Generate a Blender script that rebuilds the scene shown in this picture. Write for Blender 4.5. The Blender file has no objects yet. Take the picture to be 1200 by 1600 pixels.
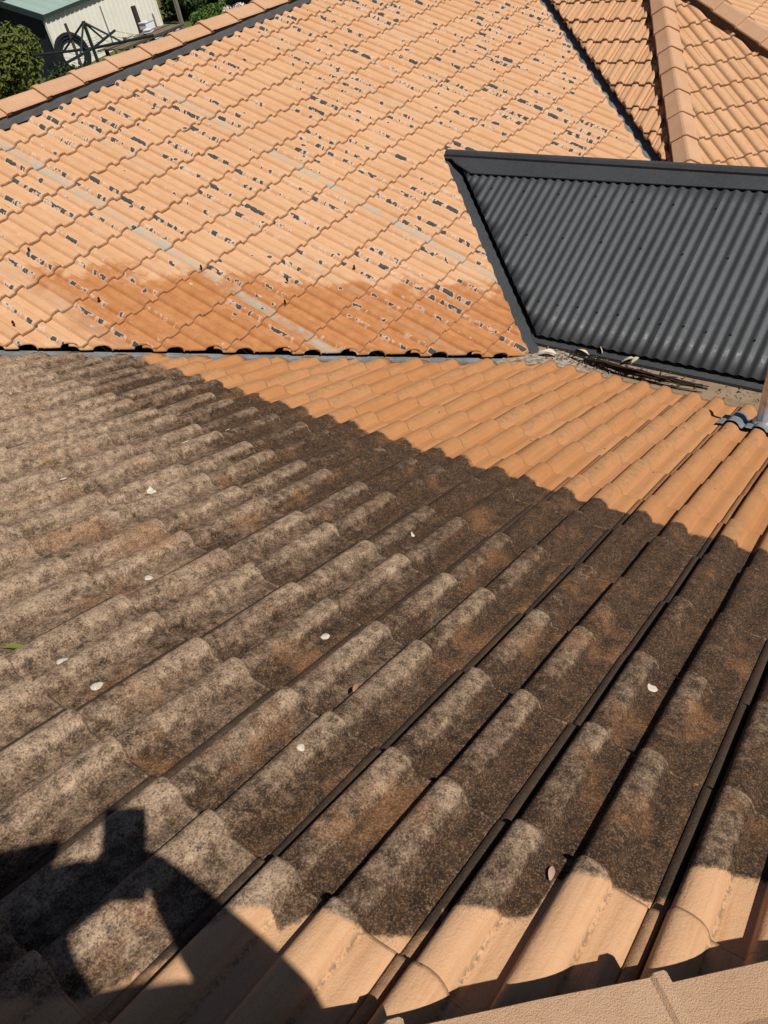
import bpy, bmesh, math, random
from mathutils import Vector, Matrix, noise as mnoise
random.seed(7)
SC = bpy.context.scene
COL = SC.collection

# ------------------------------------------------------------------ camera
CR = Vector((0.5663, -0.8103, -0.1511)); CU = Vector((0.6257, 0.3037, 0.7183)); CF = Vector((0.5359, 0.5013, -0.6793))
cam = bpy.data.cameras.new("camera"); cam_o = bpy.data.objects.new("camera", cam); COL.objects.link(cam_o)
cam.sensor_fit = 'VERTICAL'; cam.sensor_height = 24.0; cam.sensor_width = 18.0; cam.lens = 24.0 * 1161.0 / 1600.0
cam.clip_start = 0.03; cam.clip_end = 2000
m3 = Matrix((CR, CU, -CF)).transposed()
cam_o.matrix_world = m3.to_4x4()
SC.camera = cam_o

# ------------------------------------------------------------------ light
SUN = Vector((-0.0881, -0.5704, 0.8166)).normalized()
world = bpy.data.worlds.new("World"); SC.world = world; world.use_nodes = True
wt = world.node_tree; wt.nodes.clear()
sky = wt.nodes.new('ShaderNodeTexSky'); sky.sky_type = 'NISHITA'; sky.sun_disc = False
sky.air_density = 0.6; sky.dust_density = 0.2; sky.altitude = 300.0
sky.sun_elevation = math.asin(SUN.z); sky.sun_rotation = math.atan2(SUN.x, SUN.y)
bg = wt.nodes.new('ShaderNodeBackground'); bg.inputs['Strength'].default_value = 0.05
wo = wt.nodes.new('ShaderNodeOutputWorld')
wt.links.new(sky.outputs[0], bg.inputs[0]); wt.links.new(bg.outputs[0], wo.inputs[0])
sl = bpy.data.lights.new("sun", 'SUN'); sl.energy = 5.0; sl.angle = math.radians(0.53); sl.color = (1.0, 0.955, 0.89)
so = bpy.data.objects.new("sun", sl); COL.objects.link(so)
so.rotation_euler = (-SUN).to_track_quat('-Z', 'Y').to_euler(); so.location = (-3, -20, 25)
SC.view_settings.view_transform = 'Standard'; SC.view_settings.look = 'None'
SC.view_settings.gamma = 1.0; SC.view_settings.exposure = 0.0; SC.view_settings.use_curve_mapping = False

# ------------------------------------------------------------------ node helper
class NT:
    def __init__(s, name, rough=0.9):
        s.m = bpy.data.materials.new(name); s.m.use_nodes = True
        s.t = s.m.node_tree; s.t.nodes.clear()
        s.out = s.t.nodes.new('ShaderNodeOutputMaterial')
        s.b = s.t.nodes.new('ShaderNodeBsdfPrincipled'); s.t.links.new(s.b.outputs[0], s.out.inputs[0])
        s.b.inputs['Roughness'].default_value = rough
        s.b.inputs['Specular IOR Level'].default_value = 0.25
        s.cache = {}
    def node(s, typ, **kw):
        n = s.t.nodes.new(typ)
        for k, v in kw.items(): setattr(n, k, v)
        return n
    def put(s, sock, v):
        if isinstance(v, bpy.types.NodeSocket): s.t.links.new(v, sock)
        elif isinstance(v, (tuple, list)):
            v = tuple(v)
            if sock.type == 'RGBA' and len(v) == 3: v = v + (1,)
            sock.default_value = v
        else: sock.default_value = v
    def math(s, op, a, b=None, c=None, clamp=False):
        n = s.node('ShaderNodeMath', operation=op, use_clamp=clamp)
        for i, v in enumerate((a, b, c)):
            if v is not None: s.put(n.inputs[i], v)
        return n.outputs[0]
    def add(s, a, b): return s.math('ADD', a, b)
    def sub(s, a, b): return s.math('SUBTRACT', a, b)
    def mul(s, a, b): return s.math('MULTIPLY', a, b)
    def sat(s, a): return s.math('ADD', a, 0.0, clamp=True)
    def step(s, a, lo, hi):
        n = s.node('ShaderNodeMapRange', interpolation_type='SMOOTHSTEP')
        s.put(n.inputs['Value'], a); n.inputs['From Min'].default_value = lo; n.inputs['From Max'].default_value = hi
        return n.outputs[0]
    def lin(s, a, lo, hi, x, y):
        n = s.node('ShaderNodeMapRange'); s.put(n.inputs['Value'], a)
        for k, v in (('From Min', lo), ('From Max', hi), ('To Min', x), ('To Max', y)): n.inputs[k].default_value = v
        return n.outputs[0]
    def mix(s, f, a, b, mode='MIX'):
        n = s.node('ShaderNodeMix', data_type='RGBA', blend_type=mode)
        s.put(n.inputs[0], f); s.put(n.inputs[6], a); s.put(n.inputs[7], b)
        return n.outputs[2]
    def vscale(s, v, sc):
        n = s.node('ShaderNodeMapping'); s.put(n.inputs['Vector'], v); n.inputs['Scale'].default_value = sc
        return n.outputs[0]
    def voff(s, v, o):
        n = s.node('ShaderNodeVectorMath', operation='ADD'); s.put(n.inputs[0], v); s.put(n.inputs[1], o)
        return n.outputs[0]
    def noise(s, v, scale, detail=3.0, rough=0.55, dist=0.0):
        n = s.node('ShaderNodeTexNoise'); s.put(n.inputs['Vector'], v)
        n.inputs['Scale'].default_value = scale; n.inputs['Detail'].default_value = detail
        n.inputs['Roughness'].default_value = rough; n.inputs['Distortion'].default_value = dist
        return n.outputs[0]
    def voro(s, v, scale):
        n = s.node('ShaderNodeTexVoronoi'); s.put(n.inputs['Vector'], v); n.inputs['Scale'].default_value = scale
        return n.outputs[0], n.outputs[1]
    def pos(s):
        if 'pos' not in s.cache: s.cache['pos'] = s.node('ShaderNodeNewGeometry').outputs['Position']
        return s.cache['pos']
    def obj(s):
        if 'obj' not in s.cache: s.cache['obj'] = s.node('ShaderNodeTexCoord').outputs['Object']
        return s.cache['obj']
    def uv(s):
        if 'uv' not in s.cache: s.cache['uv'] = s.node('ShaderNodeTexCoord').outputs['UV']
        return s.cache['uv']
    def xyz(s, v):
        n = s.node('ShaderNodeSeparateXYZ'); s.put(n.inputs[0], v); return n.outputs
    def comb(s, x, y, z):
        n = s.node('ShaderNodeCombineXYZ')
        for i, v in enumerate((x, y, z)): s.put(n.inputs[i], v)
        return n.outputs[0]
    def rnd(s):
        if 'rnd' not in s.cache: s.cache['rnd'] = s.node('ShaderNodeObjectInfo').outputs['Random']
        return s.cache['rnd']
    def prop(s, name):
        n = s.node('ShaderNodeAttribute', attribute_type='OBJECT', attribute_name=name); return n.outputs['Fac']
    def bump(s, h, strength=0.4, dist=0.002):
        n = s.node('ShaderNodeBump'); s.put(n.inputs['Height'], h)
        n.inputs['Strength'].default_value = strength; n.inputs['Distance'].default_value = dist
        s.t.links.new(n.outputs[0], s.b.inputs['Normal'])
    def curve(s, x, pts):
        n = s.node('ShaderNodeFloatCurve'); c = n.mapping.curves[0]
        n.mapping.use_clip = False
        while len(c.points) < len(pts): c.points.new(0.5, 0.5)
        for p, (a, b) in zip(c.points, pts): p.location = (a, b); p.handle_type = 'VECTOR'
        n.mapping.update(); s.put(n.inputs['Value'], x); n.inputs['Factor'].default_value = 1.0
        return n.outputs[0]
    def color(s, c): s.put(s.b.inputs['Base Color'], c)
    def rough(s, c): s.put(s.b.inputs['Roughness'], c)

def plain(name, col, rough=0.8, metal=0.0, var=0.12, scale=30.0, bump=0.0):
    g = NT(name, rough); g.b.inputs['Metallic'].default_value = metal
    n = g.noise(g.obj(), scale, 4.0)
    k = g.lin(n, 0.25, 0.75, 1.0 - var, 1.0 + var)
    hs = g.node('ShaderNodeHueSaturation'); g.put(hs.inputs['Value'], k); hs.inputs['Color'].default_value = tuple(col) + (1,)
    g.color(hs.outputs[0])
    if bump: g.bump(n, bump, 0.004)
    return g.m

# ------------------------------------------------------------------ tile materials
def tile_old():
    """sun-faded terracotta paint, flaking along the rolls (slope across the valley)"""
    g = NT("faded_orange_tile", 0.85)
    uv = g.xyz(g.uv()); u, v = uv[0], uv[1]; r = g.rnd(); P = g.pos(); p = g.xyz(P)
    big = g.noise(P, 1.6, 4.0); mid = g.noise(P, 14.0, 4.0, 0.6); fine = g.noise(P, 160.0, 3.0, 0.7)
    base = g.mix(g.lin(big, 0.3, 0.7, 0.0, 1.0), (0.548, 0.302, 0.155), (0.595, 0.356, 0.202))
    base = g.mix(g.lin(r, 0, 1, 0.0, 0.55), base, (0.55, 0.30, 0.15))
    base = g.mix(g.lin(mid, 0.48, 0.75, 0.0, 0.5), base, (0.63, 0.41, 0.255))
    streak = g.noise(g.voff(g.comb(g.mul(u, 26.0), g.mul(v, 1.6), 0.0), g.comb(g.mul(r, 91.0), 0.0, 0.0)), 1.0, 3.0, 0.6)
    base = g.mix(g.lin(streak, 0.5, 0.8, 0.0, 0.45), base, (0.43, 0.235, 0.12))
    base = g.mix(g.lin(fine, 0.45, 0.8, 0.0, 0.35), base, (0.42, 0.235, 0.13))
    # thin shadow lines painted at joint and nose; crease darkened too
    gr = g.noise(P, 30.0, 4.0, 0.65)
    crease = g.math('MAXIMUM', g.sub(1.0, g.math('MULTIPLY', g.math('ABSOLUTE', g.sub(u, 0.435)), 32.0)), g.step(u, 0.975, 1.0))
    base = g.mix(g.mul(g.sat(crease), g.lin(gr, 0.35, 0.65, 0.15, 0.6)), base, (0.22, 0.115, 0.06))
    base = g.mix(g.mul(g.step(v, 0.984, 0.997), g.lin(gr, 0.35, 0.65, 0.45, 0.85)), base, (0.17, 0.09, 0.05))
    # freshly washed, deeper coloured patch by the valley
    wn = g.noise(P, 4.5, 4.0, 0.6)
    d = g.add(g.sub(g.add(p[0], p[1]), 6.78), g.mul(g.sub(wn, 0.5), 1.0))
    wet = g.mul(g.sub(1.0, g.mul(g.step(v, 0.984, 0.997), 0.6)), g.mul(g.sub(1.0, g.step(d, -0.10, 0.08)), g.step(g.add(p[0], g.mul(g.sub(g.noise(P, 2.2, 3.0), 0.5), 1.0)), 1.95, 2.2)))
    wetc = g.mix(g.lin(mid, 0.35, 0.7, 0.0, 1.0), (0.365, 0.138, 0.042), (0.455, 0.198, 0.074))
    base = g.mix(g.mul(wet, 0.9), base, wetc)
    # pale grey bare strips down some joint columns
    gs = g.prop("grey")
    band = g.mul(g.step(u, 0.70, 0.715), g.sub(1.0, g.step(u, 0.985, 0.995)))
    gn = g.noise(P, 9.0, 4.0, 0.6)
    base = g.mix(g.mul(g.mul(band, gs), g.lin(gn, 0.35, 0.6, 0.1, 0.85)), base, (0.36, 0.345, 0.29))
    sm = g.noise(P, 5.0, 4.0, 0.6)
    base = g.mix(g.lin(sm, 0.66, 0.78, 0.0, 0.45), base, (0.42, 0.38, 0.31))
    # paint flakes: dark scars with a pale rim
    wob = g.mul(g.sub(g.noise(P, 30.0, 3.0, 0.5), 0.5), 0.06)
    field = None
    for i, (u0, wd) in enumerate(((0.21, 0.042), (0.64, 0.042), (0.44, 0.032))):
        act = g.node('ShaderNodeTexWhiteNoise', noise_dimensions='1D'); g.put(act.inputs['W'], g.add(g.mul(r, 517.0), 13.7 * i))
        lim = (0.40, 0.46, 0.60)[i]
        on = g.lin(g.sub(act.outputs[0], lim), 0.0, 0.05, -0.8, 0.0)
        along = g.noise(g.comb(g.add(g.mul(v, 4.4), g.mul(r, 300.0)), 11.0 * i, g.mul(u, 3.0)), 1.0, 2.0, 0.6)
        a = g.mul(g.sub(along, 0.505), 5.5)
        c = g.sub(1.0, g.math('DIVIDE', g.math('ABSOLUTE', g.add(g.sub(u, u0), wob)), wd))
        f = g.add(g.math('MINIMUM', a, c), g.math('MINIMUM', on, 0.0))
        f = g.math('MINIMUM', f, g.mul(g.sub(0.93, v), 9.0))
        field = f if field is None else g.math('MAXIMUM', field, f)
    # isolated round flakes
    spot, _ = g.voro(g.vscale(P, (1, 1, 1)), 4.6)
    rd = g.mul(g.sub(0.095, g.add(spot, g.mul(g.sub(g.noise(P, 60.0, 2.0), 0.5), 0.07))), 12.0)
    field = g.math('MAXIMUM', field, rd)
    field = g.add(field, g.mul(g.prop("flake"), 1.0))
    field = g.add(field, g.mul(g.sub(g.noise(P, 75.0, 3.0, 0.6), 0.5), 0.5))
    halo = g.step(field, -0.32, -0.05); core = g.step(field, 0.06, 0.16)
    base = g.mix(g.mul(halo, 0.5), base, (0.64, 0.54, 0.45))
    cn = g.noise(P, 90.0, 3.0)
    base = g.mix(g.mul(core, 0.97), base, g.mix(g.lin(cn, 0.3, 0.7, 0, 1), (0.030, 0.029, 0.028), (0.090, 0.086, 0.082)))
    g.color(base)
    h = g.add(g.mul(fine, 0.6), g.add(g.mul(mid, 0.8), g.mul(core, -1.6)))
    g.bump(h, 0.45, 0.003)
    return g.m

def tile_dirty():
    """slope at the feet: black lichen crust, washed clean at both ends"""
    g = NT("half_washed_tile", 0.92)
    uv = g.xyz(g.uv()); u, v = uv[0], uv[1]; r = g.rnd(); P = g.pos(); p = g.xyz(P)
    xs = g.add(p[0], p[1]); xd = g.sub(p[0], p[1])
    n1 = g.noise(P, 2.3, 4.0, 0.6); n2 = g.noise(P, 9.0, 5.0, 0.62); n3 = g.noise(P, 34.0, 5.0, 0.7)
    n4 = g.noise(P, 95.0, 3.0, 0.75); n5 = g.noise(P, 230.0, 2.0, 0.8)
    # clean clay colour
    clean = g.mix(g.lin(n2, 0.35, 0.7, 0, 1), (0.405, 0.176, 0.064), (0.455, 0.212, 0.086))
    clean = g.mix(g.lin(r, 0, 1, 0, 0.55), clean, (0.48, 0.245, 0.112))
    clean = g.mix(g.lin(n4, 0.5, 0.8, 0, 0.4), clean, (0.36, 0.155, 0.06))
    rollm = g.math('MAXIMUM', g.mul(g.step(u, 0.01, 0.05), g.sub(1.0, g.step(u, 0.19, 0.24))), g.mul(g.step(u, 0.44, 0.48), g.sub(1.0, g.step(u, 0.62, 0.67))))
    resid = g.mul(g.mul(rollm, g.mul(g.step(n3, 0.42, 0.66), g.lin(r, 0.2, 0.8, 0.25, 1.0))), g.step(p[0], 1.7, 2.1))
    clean = g.mix(g.mul(resid, 0.8), clean, (0.27, 0.17, 0.085))
    pv, _ = g.voro(P, 7.0); clean = g.mix(g.sub(1.0, g.step(g.add(pv, g.mul(n4, 0.03)), 0.045, 0.06)), clean, (0.07, 0.03, 0.02))
    nearm = g.sub(1.0, g.step(xs, 0.75, 1.1))
    clean = g.mix(g.mul(nearm, 0.75), clean, g.mix(n3, (0.57, 0.325, 0.172), (0.64, 0.42, 0.255)))
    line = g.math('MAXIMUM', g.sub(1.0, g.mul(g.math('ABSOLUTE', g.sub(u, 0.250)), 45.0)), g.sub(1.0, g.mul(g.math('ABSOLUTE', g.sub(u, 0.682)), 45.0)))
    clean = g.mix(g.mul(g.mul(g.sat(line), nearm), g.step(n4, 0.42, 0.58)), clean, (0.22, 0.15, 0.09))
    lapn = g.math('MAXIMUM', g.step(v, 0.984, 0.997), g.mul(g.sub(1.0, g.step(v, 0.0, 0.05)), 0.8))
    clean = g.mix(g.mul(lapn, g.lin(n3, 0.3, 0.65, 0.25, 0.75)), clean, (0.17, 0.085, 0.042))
    strk = g.noise(g.voff(g.comb(g.mul(u, 22.0), g.mul(v, 1.3), 0.0), g.comb(g.mul(r, 71.0), 0.0, 0.0)), 1.0, 3.0, 0.6)
    clean = g.mix(g.lin(strk, 0.48, 0.75, 0.0, 0.45), clean, (0.33, 0.15, 0.062))
    bar = g.step(u, 0.893, 0.902)
    clean = g.mix(g.mul(bar, g.lin(n3, 0.3, 0.7, 0.35, 0.85)), clean, (0.20, 0.105, 0.055))
    # crust colours
    f = g.add(g.add(0.37, g.mul(p[1], 0.42)), g.mul(p[0], -0.34))
    f = g.sub(f, g.mul(g.step(p[0], 1.15, 1.85), 0.72))
    f = g.add(f, g.mul(g.sub(n1, 0.5), 0.6))
    f = g.add(f, g.add(g.mul(g.sub(n2, 0.5), 0.7), g.mul(g.sub(n3, 0.5), 0.9)))
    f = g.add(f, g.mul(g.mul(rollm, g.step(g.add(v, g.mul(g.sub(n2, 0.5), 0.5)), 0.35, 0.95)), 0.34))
    f = g.sub(f, g.mul(g.sub(1.0, rollm), 0.36))  # pans coloured darker, painting in the shade between the rolls
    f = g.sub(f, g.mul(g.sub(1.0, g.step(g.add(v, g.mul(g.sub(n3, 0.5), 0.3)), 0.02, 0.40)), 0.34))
    f = g.add(f, g.lin(r, 0, 1, -0.10, 0.12))
    f = g.sub(f, g.mul(g.step(u, 0.70, 0.88), 0.18))
    f = g.sat(f)
    dark = g.mix(g.lin(n3, 0.35, 0.7, 0, 1), (0.020, 0.011, 0.0065), (0.088, 0.043, 0.020))
    tan = g.mix(g.lin(n3, 0.35, 0.7, 0, 1), (0.150, 0.098, 0.062), (0.48, 0.345, 0.235))
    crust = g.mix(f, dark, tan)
    rust = g.mul(g.step(g.noise(g.voff(P, (5.1, 2.2, 0)), 5.0, 5.0, 0.6), 0.53, 0.70), 0.55)
    crust = g.mix(rust, crust, (0.23, 0.105, 0.043))
    blk = g.step(g.noise(g.voff(P, (1.7, 9.2, 0)), 21.0, 4.0, 0.6), 0.60, 0.70)
    crust = g.mix(g.mul(blk, 0.65), crust, (0.026, 0.021, 0.018))
    dv, _ = g.voro(g.voff(P, (3.0, 1.0, 2.0)), 17.0); crust = g.mix(g.mul(g.sub(1.0, g.step(g.add(dv, g.mul(g.sub(n4, 0.5), 0.35)), 0.13, 0.24)), 0.6), crust, (0.03, 0.022, 0.016))
    spk = g.step(n5, 0.54, 0.62); spk2 = g.step(n4, 0.55, 0.64)
    crust = g.mix(g.mul(spk, g.lin(f, 0, 1, 0.20, 0.55)), crust, (0.53, 0.355, 0.218))
    crust = g.mix(g.mul(spk2, 0.16), crust, (0.42, 0.26, 0.145))
    dk = g.sub(1.0, g.step(n5, 0.36, 0.45))
    crust = g.mix(g.mul(dk, 0.68), crust, (0.018, 0.012, 0.008))
    dk2 = g.sub(1.0, g.step(n4, 0.33, 0.45))
    crust = g.mix(g.mul(dk2, 0.5), crust, (0.030, 0.020, 0.013))
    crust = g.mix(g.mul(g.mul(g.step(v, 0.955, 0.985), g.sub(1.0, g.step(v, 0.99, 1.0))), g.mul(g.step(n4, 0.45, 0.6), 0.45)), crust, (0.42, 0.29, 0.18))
    crust = g.mix(g.mul(bar, 0.7), crust, (0.055, 0.037, 0.025))
    # where the crust still sits
    far = g.sub(1.0, g.step(g.add(p[0], g.add(g.mul(g.sub(n3, 0.5), 0.05), g.mul(g.sub(n2, 0.5), 0.09))), 2.005, 2.03))
    cx = g.lin(xd, -1.0, 1.0, 0.0, 1.0)
    lim = g.curve(cx, [(0.0, 0.57), (0.10, 0.58), (0.16, 0.62), (0.205, 0.655), (0.25, 0.71), (0.285, 0.705), (0.29, 0.655), (0.345, 0.69), (0.35, 0.665),
                       (0.39, 0.62), (0.44, 0.60), (0.475, 0.61), (0.48, 0.65), (0.58, 0.60), (0.60, 0.625), (0.63, 0.685), (0.70, 0.655), (0.735, 0.60), (0.775, 0.60), (0.805, 0.66), (0.87, 0.63), (0.90, 0.60), (1.0, 0.60)])
    near = g.step(g.add(g.sub(xs, lim), g.add(g.mul(g.sub(n4, 0.5), 0.035), g.mul(g.sub(n2, 0.5), 0.03))), 0.004, 0.022)
    crumbs = g.mul(g.step(n5, 0.60, 0.66), g.step(g.sub(xs, lim), -0.035, 0.01))
    m = g.mul(far, g.math('MAXIMUM', near, crumbs))
    # crust over clean clay; washed tiles are darker at nose and head lap
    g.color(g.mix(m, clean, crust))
    h = g.add(g.mul(n5, 0.75), g.add(g.mul(n4, 0.9), g.mul(n3, 0.25)))
    g.bump(h, 0.55, 0.003)
    return g.m

def cap_mat(name, c1, c2):
    g = NT(name, 0.9); P = g.pos()
    n1 = g.noise(P, 6.0, 4.0); n2 = g.noise(P, 60.0, 4.0, 0.7); n3 = g.noise(P, 420.0, 2.0, 0.7)
    c = g.mix(g.lin(n1, 0.3, 0.7, 0, 1), c1, c2)
    c = g.mix(g.lin(g.rnd(), 0, 1, 0, 0.4), c, tuple(x * 0.86 for x in c1))
    c = g.mix(g.lin(n2, 0.5, 0.75, 0, 0.3), c, tuple(x * 0.7 for x in c1))
    c = g.mix(g.lin(n3, 0.5, 0.72, 0, 0.35), c, tuple(x * 0.6 for x in c1))
    g.color(c); g.bump(g.add(n3, g.mul(n2, 0.6)), 0.7, 0.004)
    return g.m

def iron_mat():
    g = NT("weathered_zinc", 0.55); g.b.inputs['Metallic'].default_value = 0.35; P = g.pos()
    n1 = g.noise(P, 7.0, 5.0, 0.65); n2 = g.noise(P, 45.0, 4.0)
    c = g.mix(g.lin(n1, 0.35, 0.65, 0, 1), (0.17, 0.18, 0.185), (0.27, 0.28, 0.285))
    c = g.mix(g.mul(g.step(n2, 0.55, 0.7), 0.6), c, (0.12, 0.10, 0.085)); g.color(c); g.bump(n1, 0.3, 0.006); return g.m

def tray_mat():
    g = NT("silted_gutter_lining", 0.8); P = g.pos(); p = g.xyz(P)
    n1 = g.noise(P, 5.0, 5.0, 0.65); n2 = g.noise(P, 28.0, 5.0, 0.65)
    c = g.mix(g.lin(n1, 0.35, 0.65, 0, 1), (0.19, 0.125, 0.075), (0.34, 0.25, 0.165))
    c = g.mix(g.mul(g.step(n1, 0.5, 0.7), 0.5), c, (0.13, 0.10, 0.075))
    gl = g.mul(g.step(p[1], 1.25, 1.7), g.step(n2, 0.44, 0.62)); c = g.mix(gl, c, (0.38, 0.37, 0.34))
    c = g.mix(g.mul(g.step(n2, 0.62, 0.7), 0.6), c, (0.07, 0.05, 0.035))
    g.color(c); g.bump(n2, 0.5, 0.006); return g.m

def steel_mat(name, col, rough=0.45):
    g = NT(name, rough); g.b.inputs['Specular IOR Level'].default_value = 0.5; P = g.pos()
    n1 = g.noise(P, 3.0, 5.0, 0.6); n2 = g.noise(P, 240.0, 2.0, 0.7); n3 = g.noise(P, 40.0, 3.0)
    c = g.mix(g.lin(n1, 0.35, 0.65, 0, 1), tuple(x * 0.9 for x in col), tuple(x * 1.15 for x in col))
    c = g.mix(g.mul(g.step(n2, 0.55, 0.72), 0.35), c, (0.16, 0.155, 0.15))
    sp, _ = g.voro(P, 9.0)
    c = g.mix(g.mul(g.sub(1.0, g.step(g.add(sp, g.mul(n3, 0.05)), 0.055, 0.075)), 0.9), c, (0.008, 0.008, 0.008))
    g.color(c); g.rough(g.lin(n3, 0.3, 0.7, rough - 0.08, rough + 0.12)); return g.m

M = {}
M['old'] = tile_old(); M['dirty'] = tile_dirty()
M['cap'] = cap_mat("faded_ridge_tile", (0.53, 0.305, 0.175), (0.58, 0.355, 0.215))
M['capnear'] = cap_mat("sandy_hip_tile", (0.53, 0.325, 0.192), (0.58, 0.385, 0.238))
M['point'] = plain("grey_pointing", (0.075, 0.075, 0.075), 0.9, var=0.15, scale=12, bump=0.3)
M['point2'] = plain("brown_pointing", (0.11, 0.075, 0.055), 0.95, var=0.2, scale=14, bump=0.3)
M['under'] = plain("dark_sarking", (0.03, 0.027, 0.025), 0.95)
M['iron'] = iron_mat(); M['tray'] = tray_mat()
M['steel'] = steel_mat("charcoal_steel", (0.041, 0.045, 0.049), 0.55)
M['flash'] = steel_mat("charcoal_flashing", (0.036, 0.039, 0.043), 0.55)
M['lichen'] = plain("white_lichen", (0.55, 0.49, 0.40), 0.95, var=0.35, scale=160, bump=0.4)

# ------------------------------------------------------------------ mesh helpers
def mesh(name, verts, faces, uvs=None, smooth=False):
    me = bpy.data.meshes.new(name); me.from_pydata([tuple(v) for v in verts], [], faces)
    if uvs:
        l = me.uv_layers.new(name="UVMap")
        for poly in me.polygons:
            for li in poly.loop_indices: l.data[li].uv = uvs[me.loops[li].vertex_index]
    if smooth:
        for p_ in me.polygons: p_.use_smooth = True
    me.update(); return me
def link(name, me, mat=None, parent=None, mw=None):
    o = bpy.data.objects.new(name, me); COL.objects.link(o)
    if mat is not None and me is not None and not me.materials: me.materials.append(mat)
    if parent is not None: o.parent = parent
    if mw is not None: o.matrix_local = mw
    return o
def tag(o, label=None, cat=None, group=None, kind=None):
    if label: o['label'] = label
    if cat: o['category'] = cat
    if group: o['group'] = group
    if kind: o['kind'] = kind
    return o
def empty(name, loc=(0, 0, 0)):
    o = bpy.data.objects.new(name, None); COL.objects.link(o); o.location = loc; o.empty_display_size = 0.1; return o
class MB:
    def __init__(s): s.v = []; s.f = []
    def box(s, c, ax, h):
        c = Vector(c); i = len(s.v)
        for sx in (-1, 1):
            for sy in (-1, 1):
                for sz in (-1, 1): s.v.append(c + Vector(ax[0]) * (sx * h[0]) + Vector(ax[1]) * (sy * h[1]) + Vector(ax[2]) * (sz * h[2]))
        for q in ((0, 1, 3, 2), (4, 6, 7, 5), (0, 4, 5, 1), (2, 3, 7, 6), (0, 2, 6, 4), (1, 5, 7, 3)): s.f.append(tuple(i + k for k in q))
        return s
    def tube(s, pts, rad, n=6, cap=True):
        pts = [Vector(p_) for p_ in pts]; rings = []
        for k, p_ in enumerate(pts):
            d = (pts[min(k + 1, len(pts) - 1)] - pts[max(k - 1, 0)]).normalized()
            a = d.orthogonal().normalized() if k == 0 else (a - d * a.dot(d)).normalized()
            b = d.cross(a); r = rad[k] if isinstance(rad, (list, tuple)) else rad
            i = len(s.v); rings.append(i)
            for j in range(n):
                t_ = 2 * math.pi * j / n; s.v.append(p_ + a * (r * math.cos(t_)) + b * (r * math.sin(t_)))
        for i0, i1 in zip(rings[:-1], rings[1:]):
            for j in range(n): s.f.append((i0 + j, i0 + (j + 1) % n, i1 + (j + 1) % n, i1 + j))
        if cap:
            s.f.append(tuple(rings[0] + j for j in reversed(range(n)))); s.f.append(tuple(rings[-1] + j for j in range(n)))
        return s
    def sheet(s, rows):
        i0 = len(s.v); n = len(rows[0])
        for r in rows: s.v += [Vector(p_) for p_ in r]
        for a in range(len(rows) - 1):
            for b in range(n - 1): s.f.append((i0 + a * n + b, i0 + a * n + b + 1, i0 + (a + 1) * n + b + 1, i0 + (a + 1) * n + b))
        return s
    def quad(s, a, b, c, d):
        i = len(s.v); s.v += [Vector(a), Vector(b), Vector(c), Vector(d)]; s.f.append((i, i + 1, i + 2, i + 3)); return s
    def build(s, name, mat, parent=None, smooth=False):
        return link(name, mesh(name, s.v, s.f, smooth=smooth), mat, parent)
X3 = ((1, 0, 0), (0, 1, 0), (0, 0, 1))
def proj(p_):
    z = p_.dot(CF)
    if z < 0.05: return (9999, 9999)
    return (600 + 1161 * p_.dot(CR) / z, 800 - 1161 * p_.dot(CU) / z)

# ------------------------------------------------------------------ the tile
def _prof():
    H = 0.031; pts = []
    def dome(u0, u1, h0):
        for k in range(13):
            q = (0.0, 0.012, 0.035, 0.075, 0.14, 0.24, 0.38, 0.53, 0.68, 0.80, 0.895, 0.96, 1.0)[k]
            h = (0.0, 0.36, 0.58, 0.76, 0.90, 0.985, 1.0, 0.965, 0.865, 0.70, 0.44, 0.13, 0.0)[k]
            pts.append((u0 + (u1 - u0) * q, max(h * H, h0 if q < 0.01 else 0)))
    dome(0.0, 0.252, 0.005)
    pts.extend([(0.262, -0.0006), (0.345, -0.0012), (0.428, -0.0002)])
    dome(0.434, 0.684, 0.0)
    pts.extend([(0.694, -0.0006), (0.790, -0.0012), (0.893, 0.0), (0.898, -0.0045), (0.906, -0.0045), (0.911, 0.0016), (0.955, 0.0020), (0.980, 0.0010), (0.984, -0.0080), (0.999, -0.0080)])
    return pts
PROF = _prof()
TH = 0.020
def tile_mesh(w, g, seed, scale=1.0):
    rg = random.Random(seed); lap = 0.06
    ys = [(-g - lap, 0.0), (-g * 0.75, 0), (-g * 0.5, 0), (-g * 0.25, 0), (-0.016, 0.0), (-0.006, -0.0008), (-0.001, -0.0035), (0.0, -0.0075), (-0.002, -0.023)]
    V, UV, Fc = [], [], []
    ph = rg.uniform(0, 50); nx = len(PROF)
    for k, (y, dz) in enumerate(ys):
        for (u, h) in PROF:
            e = (0.0022 * mnoise.noise(Vector((u * 9 + ph, y * 7, 0.3))) - 0.011 * max(0.0, mnoise.noise(Vector((u * 16 + ph * 3, 0.7, ph))) - 0.28)) if k >= 4 else 0.0
            z = h * scale * (1 + 0.05 * mnoise.noise(Vector((u * 4, y * 6, ph)))) + TH * (y / g) + dz + 0.0009 * mnoise.noise(Vector((u * 14, y * 20, ph)))
            V.append((u * w, y + e, z)); UV.append((u, max(0.0, 1.0 + y / g) if k < 5 else 1.0))
    for k in range(len(ys) - 1):
        for j in range(nx - 1):
            a = k * nx + j; Fc.append((a, a + nx, a + nx + 1, a + 1))
    # left edge of the tile (stands over the neighbour's bar)
    i = len(V)
    for k in range(len(ys) - 1):
        b = V[k * nx]; V.append((b[0], b[1], b[2] - 0.018)); UV.append(UV[k * nx])
    for k in range(len(ys) - 2): Fc.append((k * nx, i + k, i + k + 1, (k + 1) * nx))
    Fc = [tuple(reversed(f)) for f in Fc]
    me = mesh("roof_tile", V, Fc, UV, smooth=True)
    return me
TM = {}
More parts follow.
